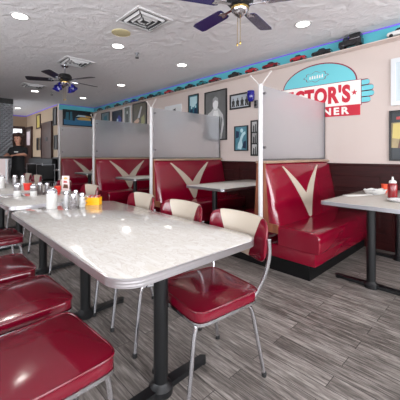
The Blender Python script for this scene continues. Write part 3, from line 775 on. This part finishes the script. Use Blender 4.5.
cars = [(.86,'white','sedan',.25,'black','white and black toy car on the ledge at the right edge of the photo'),
 (1.40,'black','truck',.27,'black','big black toy truck on the ledge above the sign'),
 (1.78,'black','sedan',.27,'green','long black toy car on the ledge just left of the toy truck'),
 (2.13,'red','open',.24,None,'red toy convertible on the ledge above the left end of the teal dome'),
 (2.60,'darkred','sedan',.29,'darkred','dark red toy car on the ledge left of the red convertible'),
 (2.98,'red','open',.22,None,'small bright red toy car on the ledge above the nearest pole fork'),
 (3.35,'black','sedan',.26,'black','black toy saloon on the ledge above the group photograph'),
 (3.84,'darkred','sedan',.27,'red','dark red toy car with red roof above the large portrait'),
 (4.20,'teal','sedan',.25,'white','teal toy car with white roof left of the portrait'),
 (4.56,'black','sedan',.25,'grey','black toy car with grey roof above the dark teal print'),
 (4.92,'green','sedan',.25,'green','dark green toy car above the white framed picture'),
 (5.28,'red','sedan',.25,'white','red toy car with white roof above the second divider'),
 (5.64,'teal','open',.25,None,'open teal toy car above the second divider, left of a red one'),
 (6.0,'black','sedan',.25,'darkred','black toy car with dark red roof above the second pole'),
 (6.4,'brown','sedan',.25,'cream','brown toy car with cream roof above the collage poster'),
 (6.8,'blue','sedan',.25,'blue','blue toy car on the far ledge above the collage poster'),
 (7.2,'grey','sedan',.25,'grey','grey toy car on the far ledge above the narrow green grey print'),
 (7.7,'black','open',.25,None,'open black toy car above the blue stage photograph'),
 (8.3,'green','sedan',.25,'white','green toy car with white roof, second from the ledge\'s far end'),
 (8.85,'brown','sedan',.25,'brown','brown toy car at the far end of the ledge')]
for y,c,stl,L_,rf,lb in cars:
    t_ = make_car(lb, y, cp[c], L_, stl, cp[rf] if rf else None)
    if stl == 'truck': t_.scale = (1,1,1.28)

# ---------------------------------------------------------------- ceiling fittings
def downlight(x,y,label,e=26):
    t = thing('downlight',label,'ceiling light',(x,y,H-.001),0,'recessed ceiling lights')
    MB().lathe([(.075,-.004),(.098,-.006),(.102,0),(.075,0)], (0,0,0), 28).build('trim_ring', M['ventwhite'], t)
    MB().lathe([(.076,-.004),(.06,-.0065),(.001,-.007)], (0,0,0), 28).build('lens', M['lamp'], t)
    ld=bpy.data.lights.new('lamp','SPOT'); ld.energy=e; ld.spot_size=math.radians(150); ld.spot_blend=.8; ld.shadow_soft_size=.06; ld.color=(1,.95,.89)
    lo=link(bpy.data.objects.new('lamp',ld)); lo.location=(x,y,H-.03)
for x,y,l in [(.786,3.784,'round ceiling light in the top left corner'),(2.026,3.854,'round ceiling light left of the small sprinkler'),(3.265,3.9,'round ceiling light right of the sprinkler, above the portrait'),
    (3.204,5.955,'round ceiling light above the second white pole'),(3.295,1.681,'round ceiling light right of the near ceiling fan'),(1.974,7.965,'round ceiling light beside the farthest vent'),
    (3.176,8.033,'round ceiling light beyond the far ceiling fan, above car poster'),(2.275,11.24,'round ceiling light far down the corridor')]: downlight(x,y,l, 10)
def vent(x,y,s,label):
    t = thing('ceiling_vent',label,'vent',(x,y,H-.001),0,'square ceiling air vents')
    MB().box(-s*.44,s*.44,-s*.44,s*.44,-.004,-.001).build('duct_opening', M['duct'], t, smooth=False)
    f=MB(); h=s/2
    for a,b,c,d in ((-h,h,-h,-h+.035),(-h,h,h-.035,h),(-h,-h+.035,-h+.035,h-.035),(h-.035,h,-h+.035,h-.035)): f.box(a,b,c,d,-.014,0,.003)
    f.build('frame', M['ventwhite'], t)
    for i,k in enumerate((.66,.42,.2)):
        q=h*k; lv=MB(); wv=.03
        for rot in range(4):
            m=Matrix.Rotation(rot*PI/2,4,'Z')
            vs=[Vector(p) for p in ((-q-.012,-q-wv*.6,-.004),(q+.012,-q-wv*.6,-.004),(q-.012,-q+.0,-.028),(-q+.012,-q+.0,-.028),(-q-.012,-q-wv*.6-.004,-.006),(q+.012,-q-wv*.6-.004,-.006),(q-.012,-q-.004,-.030),(-q+.012,-q-.004,-.030))]
            lv.faces_from([m@v for v in vs],[(0,1,2,3),(7,6,5,4),(0,4,5,1),(1,5,6,2),(2,6,7,3),(3,7,4,0)])
        lv.build('louvre', M['ventwhite'], t, smooth=False)
vent(1.86,2.90,.47,'square louvred ceiling vent nearest the camera, beside the yellowed disc')
vent(1.86,5.02,.47,'square louvred ceiling vent just before the far ceiling fan')
vent(1.80,7.42,.47,'farthest square ceiling vent, left behind the far fan')
t=thing('ceiling_speaker','yellowed round ceiling speaker beside the nearest vent','speaker',(1.833,3.40,H-.001))
MB().lathe([(.11,0),(.11,-.006),(.1,-.01),(.02,-.014),(.001,-.014)],(0,0,0),28).build('grille', M['speaker'], t); MB().lathe([(.118,0),(.118,-.008),(.108,-.012),(.104,0)],(0,0,0),28).build('rim', M['speaker'], t)
for x,y,l in ((2.378,3.917,'small dark sprinkler head hanging between three ceiling lights'),(2.31,7.8,'tiny dark sprinkler head near the farthest ceiling light')):
    t=thing('sprinkler',l,'sprinkler',(x,y,H-.001),0,'ceiling sprinklers')
    MB().lathe([(.035,0),(.03,-.01),(.012,-.012),(.012,-.05)],(0,0,0),14).build('body', M['steel'], t)
    MB().lathe([(.03,-.075),(.03,-.079),(.006,-.082)],(0,0,0),14).build('deflector', M['black'], t)
    f=MB(); f.tube([(.012,0,-.045),(.022,0,-.06),(.006,0,-.077)],.004,6,1); f.tube([(-.012,0,-.045),(-.022,0,-.06),(-.006,0,-.077)],.004,6,1); f.build('yoke', M['black'], t)

def fan(x,y,a0,label,blade_m,shades):
    t=thing('ceiling_fan',label,'ceiling fan',(x,y,H-.001),0,'ceiling fans'); z=-.275
    MB().lathe([(.075,0),(.07,-.03),(.035,-.06),(.03,-.06)],(0,0,0),20).build('canopy', M['chrome'], t)
    MB().lathe([(.013,-.05),(.013,-.17)],(0,0,0),12).build('downrod', M['chrome'], t)
    MB().lathe([(.04,-.16),(.09,-.175),(.115,-.21),(.115,-.25),(.09,-.28),(.05,-.285)],(0,0,0),26).build('motor', M['blackframe'] , t)
    MB().lathe([(.06,-.285),(.075,-.30),(.07,-.33),(.05,-.355),(.03,-.37),(.012,-.385),(.001,-.387)],(0,0,0),22).build('switch_housing', M['chrome'], t)
    MB().lathe([(.077,-.30),(.079,-.31),(.077,-.32)],(0,0,0),22).build('trim_band', M['brass'], t)
    for k in range(5):
        m=Matrix.Rotation(math.radians(a0+72*k),4,'Z')
        tilt=Matrix.Translation((0,0,z))@Matrix.Rotation(math.radians(11),4,'X')
        b=MB(); pts=[(.19,-.05),(.22,-.062),(.56,-.072),(.60,-.06),(.605,0),(.60,.06),(.56,.072),(.22,.062),(.19,.05)]
        b.prism(pts,-.003,.004).xf(m@tilt); bl=b.build('blade', blade_m, t, smooth=False)
        ir=MB(); ir.prism([(.08,-.012),(.17,-.012),(.21,-.035),(.25,-.03),(.235,0),(.25,.03),(.21,.035),(.17,.012),(.08,.012)],-.0105,-.004)
        for q in ((.215,-.02),(.215,.02)): ir.lathe([(.007,-.014),(.007,-.0105)],(q[0],q[1],0),8)
        ir.xf(m@tilt); ir.build('blade_iron', M['chrome'], bl)
    for i,(dx,dy,l) in enumerate(((.03,.05,.23),(-.02,-.02,.25))):
        c=MB().tube([(dx,dy,-.35),(dx*1.1,dy*1.1,-.35-l*.5),(dx*1.1,dy*1.1,-.35-l)],.0022,6).build('pull_chain', M['brass'], t)
        MB().lathe([(.003,-.35-l-.03),(.009,-.35-l-.02),(.008,-.35-l-.006),(.003,-.35-l)],(dx*1.1,dy*1.1,0),10).build('chain_bob', M['brass'], c)
    if shades:
        for k in range(4):
            a=math.radians(35+90*k); c,s_=math.cos(a),math.sin(a)
            ar=MB().tube([(c*.05,s_*.05,-.34),(c*.1,s_*.1,-.335),(c*.13,s_*.13,-.36)],.008,8,2).build('light_arm', M['chrome'], t)
            sh=MB().lathe([(.018,.0),(.03,-.02),(.045,-.06),(.062,-.095),(.066,-.10),(.06,-.095),(.04,-.055),(.02,-.015)],(0,0,0),18)
            sh.xf(Matrix.Translation((c*.13,s_*.13,-.35))@Matrix.Rotation(a,4,'Z')@Matrix.Rotation(math.radians(-28),4,'Y')); sh.build('shade', M['cobalt'], ar)
fan(1.977,1.585,12,'chrome ceiling fan with navy blades at the top of the photo',M['navy'],False)
fan(1.774,5.28,8,'dark ceiling fan with cobalt blue glass shades above the far tables',M['darkblade'],True)

# ---------------------------------------------------------------- things on the tables
def sugar_jar(x,y,label,r=.04,h=.125,z=.75):
    t=thing('sugar_dispenser',label,'sugar dispenser',(x,y,z),0,'sugar dispensers')
    full=.62 if r<.037 else 1
    MB().lathe([(r*.96,0),(r,.006),(r,h*.85*full),(r*.94,h*full)],(0,0,0),24).build('jar', M['sugar'], t)
    if full<1: MB().lathe([(r*.99,h*.58),(r,h*.7),(r*.94,h)],(0,0,0),24).build('glass_neck', M['greyglass'], t)
    li=MB().lathe([(r*1.0,h*.97),(r*1.04,h),(r*1.0,h+.016),(r*.7,h+.03),(r*.2,h+.036),(.001,h+.036)],(0,0,0),24).build('lid', M['chrome'], t)
    MB().box(-.008,.008,-r*.9,-r*.1,h+.028,h+.036,.002).build('pour_flap', M['chrome'], li)
sugar_jar(.730,2.465,'tall white sugar dispenser with chrome lid on the foreground table')
sugar_jar(.690,3.43,'white sugar dispenser on the second table, left of the pepper shakers',.034,.10)
sugar_jar(.82,3.36,'short white sugar dispenser on the second table in front of the dark shaker',.033,.085)
sugar_jar(.71,4.40,'white sugar dispenser on the farthest table at the left edge',.038,.13)
def shaker(x,y,label,fill,r=.024,h=.085,z=.75):
    t=thing('shaker',label,'shaker',(x,y,z),0,'glass shakers with metal lids')
    MB().lathe([(r*.9,0),(r,.004),(r*.92,h*.6),(r*.8,h)],(0,0,0),16).build('jar', fill, t)
    MB().lathe([(r*.86,h*.97),(r*.9,h+.006),(r*.8,h+.022),(r*.3,h+.03),(.001,h+.031)],(0,0,0),16).build('lid', M['chrome'], t)
shaker(.862,2.375,'pepper shaker with chrome lid, frontmost of the cluster on the foreground table',M['greyglass'],.023,.085)
shaker(.832,2.445,'grey glass shaker in the cluster, nearest the sugar dispenser',M['saltglass'],.023,.10)
shaker(.905,2.435,'tall glass shaker in the cluster, beside the white salt shaker',M['saltglass'],.023,.105)
shaker(.932,2.375,'white salt shaker with metal lid left of the yellow packet box',M['sugar'],.024,.085)
shaker(.90,3.44,'dark glass shaker on the second table',M['spice'],.028,.10)
shaker(.975,3.46,'grey glass shaker on the second table, right of the dark one',M['greyglass'],.026,.09)
shaker(.90,4.62,'grey shaker on the farthest table, left of two',M['greyglass'],.035,.12)
shaker(1.0,4.66,'grey shaker on the farthest table, right of two',M['saltglass'],.033,.11)
# wire rack around the cluster
t=thing('condiment_rack','chrome wire rack holding the shaker cluster on the foreground table','rack',(.882,2.408,.75))
MB().box(-.075,.075,-.002,.002,.001,.004).build('rack_base', M['chrome'], t)
for z in (.03,.06):
    rr=superring(.092,.077,z,4,28); MB().tube(rr+rr[:2],.002,6).build('rail', M['chrome'], t)
for sx in (-1,1): MB().tube([(sx*.075,0,.002),(sx*.092,0,.01),(sx*.092,0,.06)],.0025,6).build('upright', M['chrome'], t)
# yellow sugar packet box, open on top
t=thing('packet_box','bright yellow plastic box of sugar packets on the foreground table','packet box',(1.045,2.425,.75),R_(-44))
b=MB(); b.box(-.062,.062,-.036,.036,0,.004); b.box(-.062,-.058,-.036,.036,.004,.062); b.box(.058,.062,-.036,.036,.004,.062); b.box(-.058,.058,-.036,-.032,.004,.062); b.box(-.058,.058,.032,.036,.004,.062)
b.build('tray', M['yellow'], t, smooth=False)
M['packetpink']=mat('packet_pink',(222,168,168),.7); M['packetred']=mat('packet_red',(186,76,70),.7)
for i in range(9):
    o=MB().box(-.0025,.0025,-.028,.028,0,.068+.004*(i%3),.001,seg=1).build('sugar_packet',[M['paper'],M['packetpink'],M['packetred']][i%3])
    a=R_(-44); u=-.046+.0112*i
    o.location=(1.045+u*math.cos(a),2.425+u*math.sin(a),.7545); o.rotation_euler=(0,R_(6),a)
    tag(o,['white','pink','red'][i%3]+' sugar packet standing in the yellow box','sugar packet','sugar packets in the yellow box')
# menu card
t=thing('menu_card','small standing menu card with food pictures on the second table','menu card',(1.185,3.5,.75),R_(-45))
MB().box(-.045,.045,-.03,.03,0,.012,.003).build('stand', M['whiteware'], t)
c=MB().box(-.042,.042,-.003,.003,.01,.18).build('card', M['pinkpanel'], t, smooth=False)
for m,poly in ((P_brown,[(-.03,.04),(.03,.035),(.025,.08),(-.02,.085)]),(P_red,[(-.025,.1),(.02,.1),(.015,.12),(-.02,.125)]),(P_gold,ell(0,.15,.022,.014))):
    MB().prism(poly,-.0038,-.002,'xz').build('motif', m, c, smooth=False)
def bottle(x,y,label,m,r=.03,h=.12,capm=None,z=.75):
    t=thing('squeeze_bottle',label,'sauce bottle',(x,y,z),0,'sauce bottles')
    MB().lathe([(r*.95,0),(r,.006),(r,h*.78),(r*.8,h*.93),(r*.5,h)],(0,0,0),20).build('bottle_body', m, t)
    n=MB().lathe([(r*.75,h*.93),(r*.78,h),(r*.6,h+.014),(r*.25,h+.02),(r*.16,h+.05),(r*.08,h+.052)],(0,0,0),20).build('nozzle_cap', capm or M['whiteware'], t)
def tub(x,y,label,r,h):
    t=thing('condiment_tub',label,'condiment tub',(x,y,.75),0,'red condiment tubs')
    MB().lathe([(r*.75,0),(r*.8,.004),(r,h),(r*.9,h),(r*.75,.008)],(0,0,0),20).build('cup_wall', M['redplastic'], t)
    MB().lathe([(r*.98,h-.004),(r*1.06,h-.002),(r*1.05,h+.004),(r*.93,h+.004)],(0,0,0),20).build('rim', M['orange'], t)
    MB().lathe([(r*.85,h*.6),(r*.85,h*.85),(r*.4,h*1.05),(.001,h*1.1)],(0,0,0),16).build('sauce', M['ketchup'], t)
tub(1.09,3.47,'red condiment tub on the second table beside the menu card',.036,.07)
tub(.90,3.95,'squat red condiment tub on the farthest table behind the shakers',.045,.08)
bottle(.80,5.1,'pinkish sauce bottle on the farthest table in front of the person',mat('pink_sauce',(190,132,118),.4),.033,.14)
# right table
bottle(3.34,.772,'dark red ketchup bottle with white nozzle on the right table',M['ketchup'],.043,.155)
t=thing('paper_tray','white crumpled paper food tray on the right table','paper tray',(3.56,.985,.75),R_(-25))
mb=MB(); rs=[]
for k_,z in ((.72,0),(.8,.004),(1.0,.045),(.97,.047),(.76,.010)):
    rs.append([((.13*k_+.008*math.sin(5*a)*k_)*math.cos(a), (.085*k_+.006*math.cos(7*a))*math.sin(a), z+ (.006*math.sin(6*a) if z>.02 else 0)) for a in [2*PI*i/36 for i in range(36)]])
mb.rings(rs).build('tray', M['paper'], t)
o=MB(); 
for i,(a,b,c) in enumerate(((-.03,.01,.018),(.02,-.02,.02),(.045,.025,.016),(-.05,-.02,.015))): o.sphere((3.56+a,.985+b,.777),c,1.4,1.1,.8,10,8)
tag(o.build('crumpled_napkin', mat('grey_paper',(176,176,180),.8)),'grey crumpled napkin lying in the white paper tray','napkin')
t=tag(MB().box(-.16,.16,-.035,.035,0,.008,.003).build('folded_napkin', M['paper'], loc=(3.27,1.065,.75)),'flat white folded napkin near the left edge of the right table','napkin'); t.rotation_euler=(0,0,R_(-28))
o=MB().box(-.11,.02,-.008,.008,0,.003,.001,seg=1); o.prism([(.02,-.006),(.1,-.009),(.112,0),(.1,.008),(.02,.006)],0,.002); o=o.build('table_knife', M['steel'], loc=(3.40,.985,.7502)); o.rotation_euler=(0,0,R_(-20)); tag(o,'steel table knife beside the white napkin on the right table','knife')
t=thing('plastic_cup','orange red plastic cup near the wall on the right table','cup',(3.80,.955,.75))
MB().lathe([(.026,0),(.036,.085),(.034,.085),(.025,.004)],(0,0,0),20).build('cup_wall', M['orange'], t); MB().lathe([(.036,.083),(.038,.086),(.036,.089),(.034,.086)],(0,0,0),20).build('rim', M['orange'], t)
t=thing('serving_plate','pale oval plate at the right edge of the right table','plate',(3.12,.66,.75))
mb=MB(); mb.rings([[(.14*k_*math.cos(a),.10*k_*math.sin(a),z) for a in [2*PI*i/32 for i in range(32)]] for k_,z in ((.6,0),(.7,.003),(1,.018),(.97,.020),(.68,.007),(.3,.006))]); mb.build('dish', M['whiteware'], t)
MB().tube([(.125*math.cos(a),.089*math.sin(a),.0195) for a in [2*PI*i/32 for i in range(34)]],.0018,5).build('grey_line', M['edgechannel'], t)

# ---------------------------------------------------------------- counter, far furniture
t=thing('service_counter','pale pink service counter with dark top in front of the quilted wall','counter',(.22,6.98,0))
MB().box(-1.6,.98,-.22,.22,0,1.10).build('counter_body', M['pinkpanel'], t, smooth=False)
MB().box(-1.65,1.03,-.27,.27,1.10,1.147,.008).build('worktop', M['countertop'], t)
p=MB()
for x in (-1.2,-.8,-.4,0,.4,.8,.95): p.box(x-.015,x+.015,-.235,-.22,.05,1.09)
p.build('batten', M['whiteframe'], t, smooth=False)
t=thing('paper_cup','tall white paper cup on the dark counter top','cup',(1.02,6.95,1.147)); MB().lathe([(.035,0),(.045,.2),(.043,.2),(.033,.004)],(0,0,0),18).build('cup_wall', M['whiteware'], t); MB().lathe([(.046,.198),(.048,.204),(.043,.206)],(0,0,0),18).build('rim', M['whiteware'], t)
t=thing('card_terminal','dark grey till box on the counter at the left edge','till',(.84,6.98,1.147),R_(-10)); MB().box(-.1,.1,-.08,.08,0,.13,.01).build('housing', M['edgechannel'], t); MB().box(-.08,.08,-.084,-.079,.03,.11).build('screen', M['blackframe'], t, smooth=False)

def side_chair(x,y,rz,label):
    t=thing('cafe_chair',label,'chair',(x,y,0),rz,'black cafe chairs in the corridor')
    MB().box(-.2,.2,-.2,.2,.44,.48,.015).build('seat', M['rubber'], t); MB().box(-.18,.18,-.215,-.195,.56,.9,.008).build('backrest', M['rubber'], t)
    MB().tube([(-.205,-.205,.45),(-.205,-.205,.93),(.205,-.205,.93),(.205,-.205,.45)],.012,8).build('back_frame', M['steel'], t)
    for sx in (-1,1):
        for sy in (-1,1): MB().tube([(sx*.185,sy*.185,.445),(sx*.2,sy*.2,0)],.012,8).build('leg', M['steel'], t)
side_chair(2.25,9.4,R_(6),'black chair with grey metal back frame farther of two beyond the corridor entrance')
side_chair(2.27,8.25,R_(-8),'black chair with grey metal back frame, nearer of two beyond the corridor entrance')
t=thing('bench','long black banquette along the tan corridor wall','bench',(2.72,9.95,0))
MB().box(-.2,.25,-.35,2.4,.0,.40,.01).build('bench_base', M['toe'], t); MB().box(-.22,.25,-.36,2.41,.40,.50,.03).build('seat_cushion', M['rubber'], t); MB().box(.12,.25,-.36,2.41,.50,1.06,.03).build('backrest', M['rubber'], t)
t=thing('corridor_table','black corridor table behind the standing person','table',(2.15,10.6,0))
MB().box(-.3,.3,-.45,.45,.72,.75,.006).build('tabletop', M['countertop'], t); MB().lathe([(.035,.03),(.035,.72)],(0,0,0),16).build('column', M['black'], t); MB().lathe([(.22,0),(.22,.012),(.05,.03)],(0,0,0),24).build('base', M['black'], t)

# ---------------------------------------------------------------- person
def skinned(name, verts, edges, radii, root, m, parent=None, sub=2):
    me=bpy.data.meshes.new(name); me.from_pydata(verts, edges, []); o=link(bpy.data.objects.new(name, me))
    o.modifiers.new('skin','SKIN'); s=me.skin_vertices[0].data
    for i,r in enumerate(radii): s[i].radius = r if isinstance(r,tuple) else (r,r); s[i].use_root = (i==root)
    o.modifiers['skin'].use_smooth_shade=True
    ss=o.modifiers.new('sub','SUBSURF'); ss.levels=ss.render_levels=sub
    bpy.context.view_layer.update(); dg=bpy.context.evaluated_depsgraph_get()
    nm=bpy.data.meshes.new_from_object(o.evaluated_get(dg)); bpy.data.objects.remove(o)
    nm.name=name; nm.materials.clear(); nm.materials.append(m); o=link(bpy.data.objects.new(name,nm))
    for p in nm.polygons: p.use_smooth=True
    if parent: o.parent=parent
    return o
def chain(pts, V, E, R, start=None):
    prev=start
    for p,r in pts:
        V.append(p); R.append(r); i=len(V)-1
        if prev is not None: E.append((prev,i))
        prev=i
    return prev
pe=thing('person','standing person with curly brown hair in black clothes, resting arms on the counter','person',(1.475,7.25,0),R_(-34)); pe.scale=(.82,.9,.96)
V=[];E=[];R=[]
V.append((0,0,.92)); R.append((.15,.11))
ch=chain([((0,.0,1.05),(.125,.10)),((0,0,1.22),(.145,.105)),((0,.0,1.34),(.13,.09)),((0,0,1.40),(.058,.055)),((0,-.004,1.45),(.042,.044)),((0,-.032,1.508),(.066,.07)),((0,-.026,1.56),(.09,.092)),((0,-.02,1.62),(.092,.096)),((0,-.015,1.67),(.06,.065))],V,E,R,0)
sh=3
for s in (-1,1):
    pts=[((s*.165,0,1.335),.052),((s*.205,-.06,1.2),.042),((s*.2,-.10,1.215),.036) if False else ((s*.2,-.13,1.235),.037),((s*.15,-.27,1.225),.030),((s*.11,-.36,1.222),.025)]
    chain(pts,V,E,R,sh)
    leg=[((s*.085,0,.84),(.095,.10)),((s*.09,-.01,.5),(.062,.065)),((s*.09,.01,.28),(.052,.055)),((s*.09,.02,.09),.036),((s*.095,-.07,.045),(.042,.036)),((s*.1,-.14,.036),(.035,.03))]
    chain(leg,V,E,R,0)
body=skinned('body',V,E,R,0,M['skin'],pe)
# hands with five fingers joined to the body mesh
def hand(base, d, side):
    obs=[]; d=Vector(d).normalized(); w=Vector((-d.y,d.x,0)).normalized()*side
    b=Vector(base); dn=Vector((0,0,-1))
    v=[];e=[];r=[]
    chain([(tuple(b-d*.03),.022),(tuple(b+d*.03),(.036,.016)),(tuple(b+d*.075),(.038,.014))],v,e,r)
    obs.append(skinned('h',v,e,r,0,M['skin'],sub=1))
    for off,l in ((-.028,.062),(-.009,.072),(.010,.068),(.028,.052)):
        v=[];e=[];r=[]; p=b+d*.065+w*off
        chain([(tuple(p),.0095),(tuple(p+d*l*.45+dn*.004),.009),(tuple(p+d*l*.78+dn*.012),.008),(tuple(p+d*l+dn*.024),.007)],v,e,r); obs.append(skinned('h',v,e,r,0,M['skin'],sub=1))
    v=[];e=[];r=[]; p=b+d*.015-w*.028
    chain([(tuple(p),.012),(tuple(p-w*.022+d*.03),.0105),(tuple(p-w*.028+d*.06),.0085)],v,e,r); obs.append(skinned('h',v,e,r,0,M['skin'],sub=1))
    return obs
bm=bmesh.new(); bm.from_mesh(body.data)
for o in hand((-.105,-.38,1.218),(.3,-.9,-.05),-1)+hand((.105,-.38,1.218),(-.3,-.9,-.05),1):
    bm.from_mesh(o.data); me_=o.data; bpy.data.objects.remove(o)
# facial relief: nose, ears
def addto(mb): 
    me=bpy.data.meshes.new('t'); mb.bm.to_mesh(me); mb.bm.free(); bm.from_mesh(me); bpy.data.meshes.remove(me)
mb=MB(); mb.sphere((0,-.122,1.558),.014,.8,1.1,1.5,10,8); mb.sphere((-.076,-.015,1.56),.02,.45,.8,1.3,10,8); mb.sphere((.076,-.015,1.56),.02,.45,.8,1.3,10,8); addto(mb)
bm.to_mesh(body.data); bm.free()
for p in body.data.polygons: p.use_smooth=True
mb=MB(); mb.sphere((-.032,-.106,1.585),.010); mb.sphere((.032,-.106,1.585),.010); mb.build('eyes', M['blackframe'], pe)
MB().sphere((0,-.104,1.518),.018,1.3,.6,.35).build('mouth', mat('lips',(160,86,80),.5), pe)
hb=MB(); random.seed(3)
for i in range(170):
    a=random.uniform(0,2*PI); z=random.uniform(1.42,1.70)
    rr=.113 if z<1.64 else .113*math.sqrt(max(.05,1-((z-1.64)/.08)**2))
    x,y=rr*math.sin(a), .01+rr*math.cos(a)
    if y<-.04 and z<1.625: continue
    hb.sphere((x,y,z),random.uniform(.018,.03),1,1,1,8,6)
hb.sphere((0,.012,1.64),.108,1,1,.82); hb.build('hair', M['hair'], pe)
V=[];E=[];R=[]; V.append((0,0,.80)); R.append((.175,.14))
chain([((0,0,.92),(.17,.14)),((0,0,1.07),(.155,.132)),((0,0,1.22),(.165,.134)),((0,0,1.345),(.148,.112)),((0,0,1.41),(.10,.085)),((0,0,1.435),(.085,.075))],V,E,R,0)
for s in (-1,1): chain([((s*.17,0,1.338),.068),((s*.207,-.06,1.20),.057)],V,E,R,4)
st_=skinned('shirt',V,E,R,0,M['shirt'],pe)
MB().box(-.035,.05,-.146,-.118,1.275,1.30,.003).build('chest_logo', M['whiteware'], st_)
V=[];E=[];R=[]; V.append((0,0,.92)); R.append((.155,.118)); chain([((0,0,1.02),(.14,.11))],V,E,R,0)
for s in (-1,1): chain([((s*.088,0,.82),(.105,.11)),((s*.09,-.01,.5),(.076,.08)),((s*.09,.01,.28),(.066,.07)),((s*.09,.015,.09),.062)],V,E,R,0)
skinned('trousers',V,E,R,0,M['trousers'],pe)
sh_=MB()
for s in (-1,1): sh_.sphere((s*.097,-.07,.045),.06,.85,2.0,.74)
sh_.build('shoes', M['rubber'], pe)

# ---------------------------------------------------------------- camera and look
cam=bpy.data.cameras.new('camera'); cam.sensor_width=36; cam.lens=291/400*36; cam.shift_y=-45/400; cam.clip_start=.02
co=link(bpy.data.objects.new('camera',cam)); co.location=(0,0,1.17); co.rotation_euler=(PI/2,0,math.radians(46.52-90)); scn.camera=co
vs=scn.view_settings; scn.display_settings.display_device='sRGB'; vs.view_transform='Standard'; vs.look='None'; vs.gamma=1; vs.use_curve_mapping=False; vs.exposure=.1
